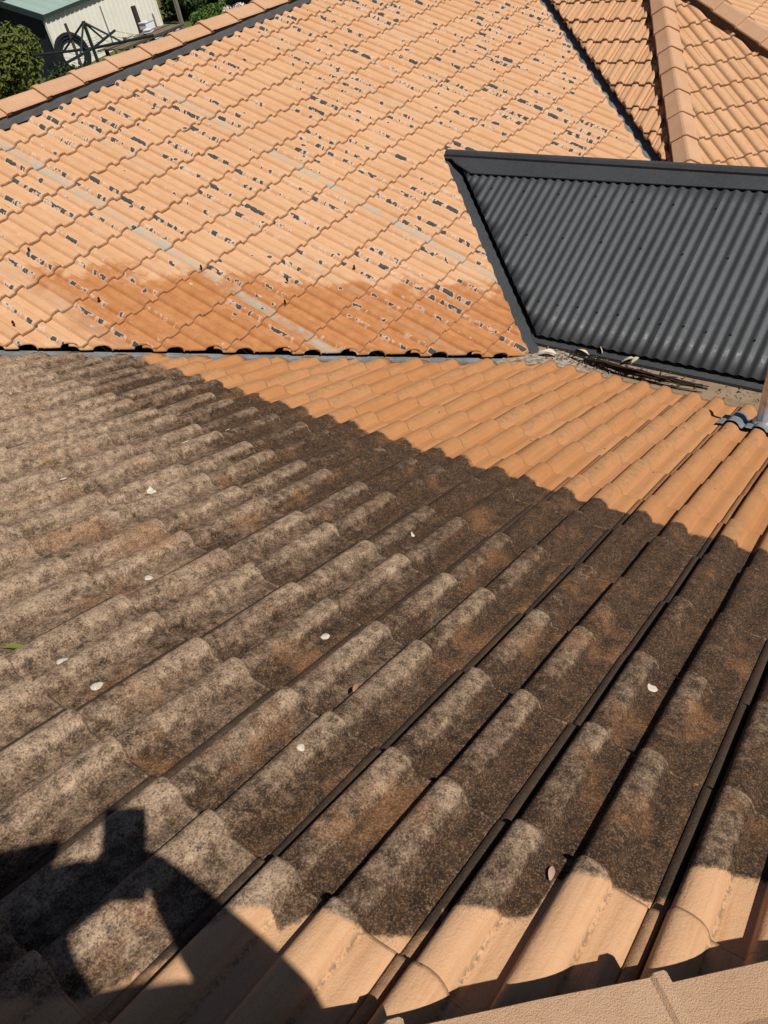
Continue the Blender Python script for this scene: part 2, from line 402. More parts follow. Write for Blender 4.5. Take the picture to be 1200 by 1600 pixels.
def tiles_for(key, w, g, mat, n=6, scale=1.0):
    TM[key] = [tile_mesh(w, g, s, scale) for s in range(n)]
    for me in TM[key]: me.materials.append(mat)

class Slope:
    """plane z = z0 + gx*x + gy*y ; local axes: X right (facing downhill), Y downhill, Z normal"""
    def __init__(s, name, z0, gx, gy, label, org=(0, 0)):
        s.z0, s.gx, s.gy = z0, gx, gy
        n = Vector((-gx, -gy, 1)).normalized(); d = Vector((-gx, -gy, -(gx * gx + gy * gy))).normalized(); r = d.cross(n)
        s.n, s.d, s.r = n, d, r
        s.o = Vector((org[0], org[1], s.z(*org)))
        s.mw = Matrix((r, d, n)).transposed().to_4x4(); s.mw.translation = s.o
        s.inv = s.mw.inverted(); s.name = name; s.label = label
    def z(s, x, y): return s.z0 + s.gx * x + s.gy * y
    def P(s, x, y, h=0.0): return Vector((x, y, s.z(x, y))) + s.n * h
    def deck(s, poly, parent, depth=-0.075):
        v = [s.inv @ s.P(x, y, depth) for x, y in poly]
        me = mesh("roof_slope", v, [tuple(range(len(v)))])
        s.ob = link("roof_slope", me, M['under'], parent, s.mw); s.ob['label'] = s.label
        return s.ob

def clip_mesh(me, T, planes, slope, lip=0.017):
    """cut a copy of the tile with vertical planes (a,b,c): keep a*x+b*y<=c (world plan)"""
    bm = bmesh.new(); bm.from_mesh(me)
    W = slope.mw @ T; bm.transform(W)
    cut_edges = []
    for (a, b, c) in planes:
        nrm = Vector((a, b, 0)); co = nrm * (c / nrm.length_squared)
        res = bmesh.ops.bisect_plane(bm, geom=bm.verts[:] + bm.edges[:] + bm.faces[:], plane_co=co, plane_no=nrm, clear_outer=True)
        es = [e for e in res['geom_cut'] if isinstance(e, bmesh.types.BMEdge) and e.is_valid]
        if es:
            ex = bmesh.ops.extrude_edge_only(bm, edges=es)
            bmesh.ops.translate(bm, verts=[v for v in ex['geom'] if isinstance(v, bmesh.types.BMVert)], vec=slope.n * -lip)
    if not bm.faces: bm.free(); return None
    bm.transform(W.inverted())
    out = bpy.data.meshes.new("roof_tile"); bm.to_mesh(out); bm.free()
    for m in me.materials:
        if not out.materials: out.materials.append(m)
    return out

def lay(slope, key, w, g, x0, y0, ix, iy, regions, whole=None, props=None, margin=260, rs=1, lip=0.017):
    """x0,y0: local coordinates of joint 0 / nose 0; regions: list of plane lists"""
    rg = random.Random(rs); cnt = 0
    for j in range(*iy):
        for i in range(*ix):
            x, y = x0 + i * w, y0 + j * g
            cs = [slope.mw @ Vector((x + dx, y - dy, 0)) for dx in (0, w) for dy in (0, g)]
            pr = [proj(c) for c in cs]
            if all(not (-margin < a < 1200 + margin and -margin < b < 1600 + margin) for a, b in pr): continue
            me = rg.choice(TM[key])
            T = Matrix.Translation((x + rg.uniform(-.001, .001), y + rg.uniform(-.005, .005), rg.uniform(-.0015, .0015))) @ Matrix.Rotation(math.radians(rg.uniform(-.5, .5)), 4, 'Z') @ Matrix.Rotation(math.radians(rg.uniform(-.25, .25)), 4, 'Y') @ Matrix.Rotation(math.radians(rg.uniform(-.2, .2)), 4, 'X')
            jobs = []
            if whole and all(whole(c.x, c.y) for c in cs): jobs = [me]
            else:
                for planes in regions:
                    ins = [[a * c.x + b * c.y <= k for c in cs] for a, b, k in planes]
                    if all(all(q) for q in ins): jobs.append(me); continue
                    if any(not any(q) for q in ins): continue
                    cm = clip_mesh(me, T, [pl for pl, q in zip(planes, ins) if not all(q)], slope, lip)
                    if cm: jobs.append(cm)
            for mm in jobs:
                o = bpy.data.objects.new("roof_tile", mm); COL.objects.link(o); o.parent = slope.ob; o.matrix_local = T
                if props: props(o, i, j, rg)
                cnt += 1
    return cnt

T = 0.39423
house = empty("tiled_house", (3.0, 3.0, -5.3))
tag(house, "orange tiled house roof, flaking on one slope and crusted black on another", "house")
HM = Matrix.Translation((-3.0, -3.0, 5.3))
def hpart(o):
    o.parent = house; o.matrix_parent_inverse = HM; return o

# ---- slopes
SA = Slope("A", -1.2403, -T, 0.0, "near roof slope, half black with lichen crust and half washed to clean orange", (0, 0.937))
SB = Slope("B", -3.548, 0.0, T, "faded orange roof slope across the valley with dark flaking scars", (3.194, 0))
SCc = Slope("C", -5.33, T, 0.0, "small faded slope between the far valley and the hip", (8.93, 3.0))
SD = Slope("D", -4.93, 0.259, 0.259, "angled slope on the right of the far hip", (8.376, 2.561))
SE = Slope("E", -2.953, 0.0, T, "slope behind the short hip in the top right corner", (9.0, 2.0))
SF = Slope("F", -1.342, 0.0, T, "slope under the photographer, on the near side of the hip", (0, 0))

for s_, poly in ((SA, [(-1.6, 1.9), (0.35, -0.05), (1.7, -1.4), (3.80, -1.4), (3.80, 2.04), (0.2, 5.64), (-1.6, 5.64)]),
                 (SB, [(0.2, 5.64), (3.84, 2.01), (5.40, 3.56), (6.9, 2.1), (10.3, 5.8), (10.3, 5.93), (0.0, 5.93)]),
                 (SCc, [(6.65, 2.0), (6.86, 2.06), (10.5, 3.95), (10.5, 5.98)]),
                 (SD, [(6.65, 1.95), (7.0, 0.2), (8.0, 0.2), (8.75, 2.2), (10.0, 4.55), (10.3, 3.8), (6.87, 2.04)]),
                 (SE, [(7.85, 0.4), (10.8, 0.4), (10.8, 4.9), (10.15, 4.8)]),
                 (SF, [(-1.6, 1.86), (1.66, -1.4), (1.0, -2.4), (-1.9, -2.4), (-1.9, 1.86)])):
    ob = s_.deck(poly, None); hpart(ob); ob.matrix_basis = s_.mw

# ---- near slope A
WA, GA = 0.3, 0.351
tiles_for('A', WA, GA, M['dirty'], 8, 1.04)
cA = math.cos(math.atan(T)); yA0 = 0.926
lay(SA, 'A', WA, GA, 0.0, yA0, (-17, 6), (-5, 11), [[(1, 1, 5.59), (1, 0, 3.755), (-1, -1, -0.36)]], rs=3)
# ---- slope B
WB, GB = 0.2835, 0.3034
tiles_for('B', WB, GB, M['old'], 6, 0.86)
greycols = {}
def bprops(o, i, j, rg):
    gcol = {0: 0.95, -5: 0.95, -2: 0.3, 3: 0.35, -10: 0.5, -14: 0.4}
    o['grey'] = float(gcol.get(i, 0.0) * rg.choice((0.25, 0.6, 0.9, 1.0, 1.0)))
    o['flake'] = float(rg.uniform(-0.35, 0.12))
b_ok = lambda x, y: (x - y <= 1.84 or x + y >= 9.04) and x + y >= 5.885 and x - y <= 4.50 and y <= 5.86
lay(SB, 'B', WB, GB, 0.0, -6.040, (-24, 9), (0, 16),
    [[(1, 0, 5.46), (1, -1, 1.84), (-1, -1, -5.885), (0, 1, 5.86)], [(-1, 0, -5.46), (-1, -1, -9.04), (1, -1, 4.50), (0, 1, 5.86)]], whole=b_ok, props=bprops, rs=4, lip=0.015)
# ---- slopes C, D, E
def cprops(o, i, j, rg): o['grey'] = 0.0; o['flake'] = -0.9
hn = Vector((-0.461, 0.887)); hc = hn.x * 6.87 + hn.y * 2.04
lay(SCc, 'B', WB, 0.3107, 0.0, 0.0, (-8, 9), (-3, 9), [[(-1, 1, -4.64), (-hn.x, -hn.y, -hc - 0.03), (-1, 0, -6.55)]], props=cprops, rs=5)
en = Vector((1.0, -0.521)); ec = 8.78 - 0.521 * 2.2
lay(SD, 'B', 0.29, 0.318, 0.0, 0.0, (-4, 9), (-5, 9), [[(hn.x, hn.y, hc - 0.03), (en.x, en.y, ec - 0.03), (-1, 0, -6.75)]], props=cprops, rs=6)
lay(SE, 'B', WB, GB, 0.0, 0.0, (-6, 5), (-8, 6), [[(-en.x, -en.y, -ec - 0.03), (1, 0, 10.8)]], props=cprops, rs=7)
# ---- slope F under the photographer (behind the lens)
lay(SF, 'A', WA, GA, 0.0, 0.2, (-6, 7), (-6, 8), [[(1, 1, 0.16), (-1, 0, 1.9), (0, 1, 1.8)]], margin=99999, rs=8)

# ------------------------------------------------------------------ ridge and hip lines
def cap_mesh(L, w, h, cl=0.05):
    """angular cap: X along the line, Y across; the upper end (x=0) laps over, nose end at x=L"""
    cs = [(-w, -h), (-w * 0.97, -h + 0.012), (-w * 0.36, -0.020), (-w * 0.16, -0.005), (0, 0), (w * 0.16, -0.005), (w * 0.36, -0.020), (w * 0.97, -h + 0.012), (w, -h)]
    V, Fc = [], []; st = [(-0.05, 0.93, -0.006), (L * 0.5, 0.985, 0.004), (L - cl - 0.007, 1.0, 0.008), (L - cl, 1.035, 0.014), (L - 0.006, 1.045, 0.015), (L, 1.03, 0.010), (L - 0.002, 0.97, -0.012)]
    for x, k, dz in st:
        for (y, z) in cs: V.append((x, y * k, z * (1 + (k - 1) * 0.4) + dz))
    n = len(cs)
    for a in range(len(st) - 1):
        for b in range(n - 1): Fc.append((a * n + b, (a + 1) * n + b, (a + 1) * n + b + 1, a * n + b + 1))
    # edge thickness
    i = len(V)
    for a in range(len(st)):
        for b in (0, n - 1): p_ = V[a * n + b]; V.append((p_[0], p_[1] * 0.93, p_[2] - 0.004))
    for a in range(len(st) - 1):
        Fc.append((a * n, i + a * 2, i + a * 2 + 2, (a + 1) * n)); Fc.append((a * n + n - 1, (a + 1) * n + n - 1, i + a * 2 + 3, i + a * 2 + 1))
    me = mesh("ridge_tile", V, Fc, smooth=False); return me
def cap_line(name, p0, p1, L, w, h, lift, mat, label, pmat, pw=None, pd=0.11, phase=0.0, rs=0, sides=(1, 1), cl=0.05):
    """row of caps from the upper end p0 to p1 (p0, p1 on the meeting line of the slopes)"""
    p0 = Vector(p0); p1 = Vector(p1); d = (p1 - p0).normalized(); up = Vector((0, 0, 1)); y = up.cross(d).normalized(); z = d.cross(y)
    mw = Matrix((d, y, z)).transposed().to_4x4(); mw.translation = p0 + z * lift
    tot = (p1 - p0).length; pw = pw or w * 0.86
    mb = MB(); rg = random.Random(rs)
    for sgn, on in zip((-1, 1), sides):
        rows = []
        for k in range(int(tot / 0.06) + 1):
            x = min(tot, k * 0.06); jit = rg.uniform(-0.004, 0.004)
            rows.append([(x, sgn * w * 0.3, -0.03), (x, sgn * (pw + jit), -h - 0.006), (x, sgn * (pw + 0.012 + jit), -h - pd * 0.5), (x, sgn * (pw + 0.02 + 2 * jit), -h - pd)])
        if sgn < 0: rows.reverse()
        mb.sheet(rows)
    line = mb.build(name, pmat); line['label'] = label; hpart(line); line.matrix_basis = mw
    me = cap_mesh(L, w, h, cl); me.materials.append(mat)
    x = -phase
    while x < tot:
        o = bpy.data.objects.new("ridge_tile", me); COL.objects.link(o); o.parent = line
        o.matrix_local = Matrix.Translation((x, rg.uniform(-.003, .003), rg.uniform(-.002, .002))) @ Matrix.Rotation(math.radians(rg.uniform(-.5, .5)), 4, 'Z')
        x += L
    return line
# ridge of B (runs along +x)
RZ = SB.z(0, 5.93)
cap_line("ridge", (9.9, 5.93, RZ), (0.9, 5.93, RZ), 0.358, 0.135, 0.072, 0.100, M['cap'], "long ridge with faded caps over dark grey pointing", M['point'], pd=0.075, phase=0.045, rs=1, pw=0.108)
# hip between C and D
h0 = Vector((10.4, 2.04 + (10.4 - 6.87) * 0.5197, 0)); h0.z = SCc.z(h0.x, h0.y); h1 = Vector((6.72, 2.04 - 0.15 * 0.5197, 0)); h1.z = SCc.z(h1.x, h1.y)
cap_line("hip", h0, h1, 0.315, 0.118, 0.075, 0.115, M['cap'], "far hip running down to the metal roof", M['point2'], pd=0.07, phase=0.1, rs=2)
e0 = Vector((10.0, (10.0 - ec) / 0.521, 0)); e0.z = SE.z(e0.x, e0.y); e1 = Vector((7.75, (7.75 - ec) / 0.521, 0)); e1.z = SE.z(e1.x, e1.y)
cap_line("hip", e0, e1, 0.33, 0.12, 0.075, 0.125, M['cap'], "short hip in the top right corner with brown pointing", M['point2'], pd=0.09, phase=0.2, rs=3)
# near hip between A and F
n0 = Vector((-1.3, 1.533, 0)); n0.z = SA.z(n0.x, n0.y); n1 = Vector((1.4, -1.167, 0)); n1.z = SA.z(n1.x, n1.y)
cap_line("hip", n0, n1, 0.40, 0.118, 0.052, 0.098, M['capnear'], "sandy near hip at the bottom edge", M['point2'], pd=0.045, phase=0.05, rs=4, cl=0.022)

# ------------------------------------------------------------------ valleys
def valley(pts, na, nb, width, off, mat, label, wb=None):
    wb = wb or width
    mb = MB(); rows = []
    n = 24
    for k in range(n + 1):
        c = Vector(pts[0]).lerp(Vector(pts[1]), k / n); w1 = 0.003 * mnoise.noise(Vector((k * 0.7, 0, 0)))
        rows.append([c + na * width + Vector((0, 0, off + w1)), c + na * 0.012 + Vector((0, 0, off)), c + Vector((0, 0, off + 0.004)), c + nb * 0.012 + Vector((0, 0, off)), c + nb * wb + Vector((0, 0, off - w1))])
    mb.sheet(rows); o = mb.build("valley_gutter", mat, smooth=False); o['label'] = label; hpart(o); return o
def vline(S, s1, x0, x1, yf): return [(x0, yf(x0), s1.z(x0, yf(x0))), (x1, yf(x1), s1.z(x1, yf(x1)))]
def across(slope, dv):
    """in-plane direction of the slope away from the valley"""
    d = Vector(dv).normalized(); return Vector((d.x, d.y, slope.gx * d.x + slope.gy * d.y)).normalized()
valley(vline(0, SA, -0.6, 3.95, lambda x: 5.854 - x), across(SA, (-1, -1)), across(SB, (1, 1)), 0.30, -0.062, M['iron'], "grey zinc valley between the black slope and the flaking slope", 0.045)
valley(vline(0, SB, 6.4, 10.3, lambda x: x - 4.53), across(SB, (-1, 1)), across(SCc, (1, -1)), 0.24, -0.070, M['iron'], "grey zinc valley running up to the top of the picture")

# ------------------------------------------------------------------ metal infill roof
MZ = -4.30
SM = Slope("M", MZ, T, 0.0, "charcoal corrugated metal infill roof", (4.03, 2.0))
mv = [SM.inv @ SM.P(x, y, -0.05) for x, y in ((4.10, -1.5), (5.46, -1.5), (5.46, 3.42), (4.10, 2.06))]
mroof = link("metal_roof", mesh("metal_roof", mv, [(0, 1, 2, 3)]), M['under']); mroof['label'] = "charcoal corrugated metal roof set between the tiled slopes"; hpart(mroof); mroof.matrix_basis = SM.mw
RP = 0.0705
for k in range(7):
    ya = 3.42 - k * RP * 10; yb = ya - RP * 10 - RP * 0.5
    rows = []; n = 84
    for a in range(9):
        x = 4.032 + (5.42 - 4.032) * a / 8; r_ = []
        for b in range(n + 1):
            y = ya + (yb - ya) * b / n; h = 0.0075 * math.cos(2 * math.pi * (y - 3.42) / RP) + 0.0012 * (k % 2) + 0.0015 * mnoise.noise(Vector((x * 1.3, y * 2, 0)))
            r_.append(SM.inv @ SM.P(x, y, h))
        rows.append(r_)
    mb = MB(); mb.sheet(rows); me = mesh("corrugated_sheet", mb.v, mb.f, smooth=True); me.materials.append(M['steel'])
    bm = bmesh.new(); bm.from_mesh(me); bm.transform(SM.mw)
    nrm = Vector((-1, 1, 0)); co = nrm * (-1.985 / 2)
    bmesh.ops.bisect_plane(bm, geom=bm.verts[:] + bm.edges[:] + bm.faces[:], plane_co=co, plane_no=nrm, clear_outer=True)
    if bm.faces:
        be = [e for e in bm.edges if e.is_boundary]
        ex = bmesh.ops.extrude_edge_only(bm, edges=be); bmesh.ops.translate(bm, verts=[v for v in ex['geom'] if isinstance(v, bmesh.types.BMVert)], vec=SM.n * -0.0025)
        bm.transform(SM.inv); bm.to_mesh(me); o = link("corrugated_sheet", me, None, mroof)
    bm.free()
def sub(name, mb, mat, parent=mroof, smooth=False):
    o = mb.build(name, mat, smooth=smooth); o.parent = parent; o.matrix_parent_inverse = SM.inv.copy() if parent is mroof else Matrix(); return o
def mp(x, y, h): return SM.P(x, y, h)
# ridge flashing: near wing, rolled top, back wing
ys = [3.57, 3.5] + [3.44 - k * 0.19 for k in range(27)]
def ridge_row(y):
    x0 = 5.285 + (3.4 - y) * 0.03; xr = 5.475 + (3.6 - y) * 0.012; zr = SM.z(xr, y)
    x0 = min(max(x0, y + 1.935), xr - 0.06)
    n = SM.n
    return [SM.P(x0, y, 0.010), SM.P(x0 + 0.002, y, 0.018), SM.P(x0 + 0.012, y, 0.021), SM.P(xr - 0.045, y, 0.024), SM.P(xr - 0.040, y, 0.040), SM.P(xr - 0.02, y, 0.052), SM.P(xr, y, 0.050), Vector((xr + 0.035, y, zr + 0.03)), Vector((xr + 0.17, y, zr - 0.035))]
rr = [ridge_row(y) for y in ys]
mb = MB(); mb.sheet(rr); sub("ridge_flashing", mb, M['flash'])
# screws
sm_ = plain("dark_screw", (0.012, 0.012, 0.013), 0.5); V_ = [(0.0075 * math.cos(a * math.pi / 3), 0.0075 * math.sin(a * math.pi / 3), 0) for a in range(6)]; V_ += [(x * .8, y * .8, 0.006) for x, y, z in V_]
sme = mesh("screw", V_, [(a, (a + 1) % 6, 6 + (a + 1) % 6, 6 + a) for a in range(6)] + [tuple(range(6, 12))]); sme.materials.append(sm_)
for xx, st, of in ((4.28, 2, 0), (4.80, 4, 1), (5.18, 4, 2)):
    for k in range(of, 48, st):
        y = 3.42 - k * RP
        if xx - y < 2.05: continue
        o = bpy.data.objects.new("screw", sme); COL.objects.link(o); o.parent = mroof; o.matrix_local = Matrix.Translation(SM.inv @ SM.P(xx + random.uniform(-.012, .012), y, 0.0085))
# back slope
mb = MB(); mb.quad((5.47, 3.66, SM.z(5.47, 0) - 0.02), (6.75, 2.35, SM.z(5.47, 0) - 0.52), (6.75, -1.5, SM.z(5.47, 0) - 0.52), (5.47, -1.5, SM.z(5.47, 0) - 0.02)); sub("back_sheet", mb, M['steel'])
# flashing in the valley with B
mb = MB(); rows = []
for k in range(21):
    x = 3.90 + (5.62 - 3.90) * k / 20
    c = lambda q, h: SB.P(x - q * 0.0, x - q, h)
    rows.append([SB.P(x, x - 1.70, -0.030), SB.P(x, x - 1.845, -0.022), SB.P(x, x - 1.975, -0.016), SB.P(x, x - 1.99, -0.026), SB.P(x, x - 2.10, -0.03)])
mb.sheet(rows); sub("valley_flashing", mb, M['flash'])
# apron under the sheet ends
mb = MB(); rows = []
for k in range(31):
    y = 2.10 - k * 0.12
    rows.append([SM.P(3.985, y, -0.046), SM.P(3.992, y, -0.030), SM.P(4.02, y, -0.028), SM.P(4.20, y, -0.030)])
mb.sheet(rows); sub("eave_flashing", mb, M['flash'])
# gutter tray between the clean tiles and the metal
mb = MB(); rows = []
for k in range(61):
    y = 2.16 - k * 0.06; q = Vector((0, y * 3, 0)); nz = 0.010 * mnoise.noise(q)
    rows.append([SA.P(3.50, y, -0.055), SA.P(3.74, y, -0.030 + nz), Vector((3.83, y, SA.z(3.83, 0) - 0.012 + nz)), Vector((3.93, y, SA.z(3.90, 0) - 0.004 + 0.012 * mnoise.noise(q * 2.1))), Vector((4.02, y, SM.z(3.99, 0) - 0.047)), SM.P(4.09, y, -0.055)])
mb.sheet(rows); tray = mb.build("gutter_tray", M['tray'], smooth=True); tray['label'] = "silted brown gutter tray between washed tiles and metal roof"; hpart(tray)

# ------------------------------------------------------------------ vent pipe on slope A
vp = SA.P(3.45, 0.478, 0.0)
gm = NT("galvanised_pipe", 0.28); gm.b.inputs['Metallic'].default_value = 0.35
gn = gm.noise(gm.pos(), 18.0, 4.0); gz = gm.xyz(gm.obj())[2]
gm.color(gm.mix(gm.step(gn, 0.45, 0.65), (0.60, 0.63, 0.67), (0.42, 0.41, 0.42)))
mb = MB(); mb.tube([vp + Vector((0, 0, -0.05)), vp + Vector((0, 0, 0.37))], 0.037, 24)
mb.tube([vp + Vector((0, 0, 0.02)), vp + Vector((0, 0, 0.045)), vp + Vector((0, 0, 0.06))], [0.052, 0.050, 0.039], 24)
pipe = mb.build("vent_pipe", gm.m, smooth=False); pipe['label'] = "galvanised vent pipe at the right edge"; hpart(pipe)
mb = MB(); rows = []
def prof_h(x):  # profile height at local x of slope A
    u = (x % WA) / WA
    for (a, ha), (b, hb) in zip(PROF[:-1], PROF[1:]):
        if a <= u <= b: return 1.04 * (ha + (hb - ha) * (u - a) / max(1e-6, b - a))
    return 0.0
vl = SA.inv @ vp
for k in range(41):
    x = vl.x - 0.20 + 0.30 * k / 40; row = []
    for q in range(9):
        y = vl.y - 0.13 + 0.20 * q / 8
        e = 0.012 * mnoise.noise(Vector((x * 30, q * 0.8, 2.0))) if q in (0, 8) else 0
        rr_ = math.hypot(x - vl.x, y - vl.y); h = max(prof_h(x), 0.012 if abs(x - vl.x) < .07 else 0) + 0.007 + 0.045 * max(0.0, 1 - rr_ / 0.06)
        row.append(SA.mw @ Vector((x, y + e, h)))
    rows.append(row)
mb.sheet(rows); lead = mb.build("lead_flashing", plain("grey_lead", (0.19, 0.205, 0.22), 0.55, var=0.25, scale=25, bump=0.3), smooth=True); lead.parent = pipe; lead.matrix_parent_inverse = Matrix()
# ------------------------------------------------------------------ small things on the roof
def surf_A(x, y, h=0.0):
    l = SA.inv @ SA.P(x, y); yy = ((l.y - yA0) / GA) % 1.0
    return SA.mw @ Vector((l.x, l.y, prof_h(l.x) + TH * (yy - 1.0) + h)), l
def blob(name, x, y, r, mat, parent=None, seed=0, h=0.003, asp=1.0):
    rg = random.Random(seed); N = 14; c, l = surf_A(x, y)
    V = []; Fc = []; yy = ((l.y - yA0) / GA) % 1.0; zc = prof_h(l.x) + TH * (yy - 1.0)
    sl_ = max(-0.7, min(0.7, (prof_h(l.x + 0.008) - prof_h(l.x - 0.008)) / 0.016))
    for ring, (k, dz) in enumerate(((1.0, -0.001), (0.8, h), (0.35, h * 1.3))):
        for j in range(N):
            a = 2 * math.pi * j / N; rr_ = r * k * (1 + 0.38 * mnoise.noise(Vector((math.cos(a) * 1.5, math.sin(a) * 1.5, seed * 3.1))))
            px, py = l.x + rr_ * math.cos(a), l.y + rr_ * math.sin(a) * asp
            V.append((px, py, max(zc + sl_ * (px - l.x), prof_h(px) + TH * (yy - 1.0)) + TH * (py - l.y) / GA + dz + 0.0015))
    for ring in range(2):
        for j in range(N): Fc.append((ring * N + j, ring * N + (j + 1) % N, (ring + 1) * N + (j + 1) % N, (ring + 1) * N + j))
    Fc.append(tuple(2 * N + j for j in range(N)))
    o = link(name, mesh(name, V, Fc, smooth=True), mat, SA.ob); return o
for k, (x, y, r) in enumerate([(1.355, 2.293, .019), (1.577, 2.298, .013), (1.018, 2.056, .018), (0.835, 2.291, .016), (0.659, 1.591, .015), (0.305, 1.431, .018), (0.301, 1.294, .017),
                               (0.761, 1.011, .014), (0.416, 0.770, .011), (1.101, 0.253, .015), (1.304, 2.936, .014), (1.36, 1.161, .008), (0.58, 2.62, .012)]):
    blob("lichen_patch", x, y, r * 0.85, M['lichen'], seed=k, h=0.0018)

def leaf(name, p_, d, n, L, w, mat, bend=0.25):
    d = Vector(d).normalized(); n = Vector(n).normalized(); s_ = d.cross(n).normalized(); V = []; Fc = []
    N = 6
    for k in range(N + 1):
        t_ = k / N; ww = w * math.sin(math.pi * (0.06 + 0.90 * t_)) ** 0.8; c = Vector(p_) + d * (L * t_) + n * (bend * L * t_ * (1 - t_) + 0.004)
        V += [c - s_ * ww + n * ww * 0.3, c, c + s_ * ww + n * ww * 0.3]
    for k in range(N):
        a = k * 3; Fc += [(a, a + 1, a + 4, a + 3), (a + 1, a + 2, a + 5, a + 4)]
    o = link(name, mesh(name, V, Fc, smooth=True), mat); return o
c, _ = surf_A(0.246, 1.585, 0.002)
tag(leaf("fallen_leaf", c, SA.d * 0.6 + SA.r * 0.8, SA.n, 0.06, 0.009, plain("green_leaf", (0.16, 0.20, 0.03), 0.6)), "small green leaf lying on the crusted tiles at the left edge", "leaf")
c, _ = surf_A(0.468, 0.226, 0.003)
tag(leaf("dry_leaf", c, SA.d * 0.7 - SA.r * 0.2, SA.n, 0.032, 0.006, plain("pinkish_leaf", (0.48, 0.30, 0.23), 0.8)), "small pinkish dry leaf on the black tiles at lower right", "leaf", 'dry leaves on the roof')
c, _ = surf_A(0.62, 0.80, 0.003)
tag(leaf("dry_leaf", c, SA.d - SA.r * 0.3, SA.n, 0.03, 0.006, plain("brown_leaf", (0.36, 0.19, 0.10), 0.8)), "little brown dry leaf among the crusted tiles in the middle", "leaf", 'dry leaves on the roof')
# dead branch in the gutter
twm = plain("dark_twig", (0.028, 0.018, 0.013), 0.8); br = empty("dead_branch", (3.84, 1.3, -2.80))
tag(br, "bundle of long dark dead twigs lying in the gutter by the metal roof", "branch")
rgb = random.Random(5)
for k in range(14):
    a = Vector((3.96 + rgb.uniform(-.008, .008), 1.74 + rgb.uniform(-.16, .06), -2.755)); b = Vector((3.81 + rgb.uniform(-.008, .012), 1.30, -2.745)); c_ = Vector((3.87 + rgb.uniform(-.02, .03), 0.88 + rgb.uniform(-.03, .25), -2.735 + rgb.uniform(0, .02)))
    pts = []
    for q in range(13):
        t_ = q / 12; p_ = a * (1 - t_) ** 2 + b * (2 * t_ * (1 - t_)) + c_ * t_ * t_
        pts.append(p_ + Vector((rgb.uniform(-.005, .005), rgb.uniform(-.004, .004), rgb.uniform(0, .008) + 0.018 * (k % 3) * math.sin(math.pi * t_))))
    mb = MB(); mb.tube(pts, [0.0062 - 0.0045 * abs(q / 12 - .4) for q in range(13)], 5); o = mb.build("twig", twm); o.parent = br; o.matrix_parent_inverse = Matrix.Translation((-3.84, -1.3, 2.80))
pale = plain("pale_dry_leaf", (0.62, 0.52, 0.36), 0.85)
lab = ["pale curled dry leaf at the left end of the gutter twigs", "pale dry leaf standing up in the gutter beside the metal roof", "curled cream leaf caught against the charcoal flashing", "cream leaf scrap near the middle of the gutter twigs",
       "tiny pale leaf on the right part of the gutter twigs", "flat pale leaf lying on the gutter tray behind the twigs", "small cream leaf leaning on the flashing above the twigs"]
for k, (x, y, dx, dy, dz, L, w) in enumerate([(3.93, 1.86, -.4, 1, .2, .10, .022), (4.02, 1.58, .1, .3, 1, .06, .012), (3.99, 1.44, .3, -1, .5, .08, .02), (3.87, 1.27, .5, -1, .3, .05, .014), (3.90, 1.17, .1, -.2, 1, .05, .011), (4.0, 1.66, .2, 1, .02, .11, .03), (4.0, 1.38, .6, -.5, .5, .06, .014)]):
    tag(leaf("dry_leaf", (x, y, -2.762), (dx, dy, dz), (0.2, -0.3, 1), L, w, pale, 0.5), lab[k], "leaf", 'dry leaves on the roof')
# leaf litter and bark crumbs in the gutter
lv = []; lf_ = []; rl = random.Random(21)
for k in range(420):
    y = rl.choice((rl.gauss(1.62, .16), rl.gauss(1.35, .14), rl.uniform(0.5, 2.0))); x = rl.choice((rl.gauss(3.90, .05), rl.uniform(3.78, 4.01)))
    c = Vector((x, y, -2.765 - 0.10 * abs(x - 3.93) + rl.uniform(0, .012))); a = Vector((rl.gauss(0, 1), rl.gauss(0, 1), rl.gauss(0, .4))).normalized(); b = a.orthogonal().normalized(); q = rl.uniform(.004, .016); i = len(lv)
    lv += [c - a * q, c - b * q * .4, c + a * q, c + b * q * .4 + Vector((0, 0, q * .3))]; lf_.append((i, i + 1, i + 2, i + 3))
tag(link("leaf_litter", mesh("leaf_litter", lv, lf_), plain("brown_litter", (0.13, 0.085, 0.05), .9, var=.8, scale=60)), "brown leaf litter and bark crumbs lying in the gutter tray", "leaf litter", kind="stuff")
# black slivers of sealant hanging at tile noses on B
slm = plain("black_sealant", (0.012, 0.012, 0.012), 0.7)
for k, (x, y) in enumerate([(2.30, 4.72), (1.80, 4.30), (2.28, 4.13), (2.95, 3.93), (3.26, 3.49), (3.08, 3.37), (3.70, 3.27)]):
    p_ = SB.P(x, y, 0.03); mb = MB(); mb.tube([p_ + SB.n * 0.004, p_ - SB.n * 0.008, p_ + SB.d * 0.012 - SB.n * 0.022], [0.004, 0.008, 0.005], 6); o = mb.build("sealant_scrap", slm); o.parent = SB.ob; o.matrix_parent_inverse = SB.inv

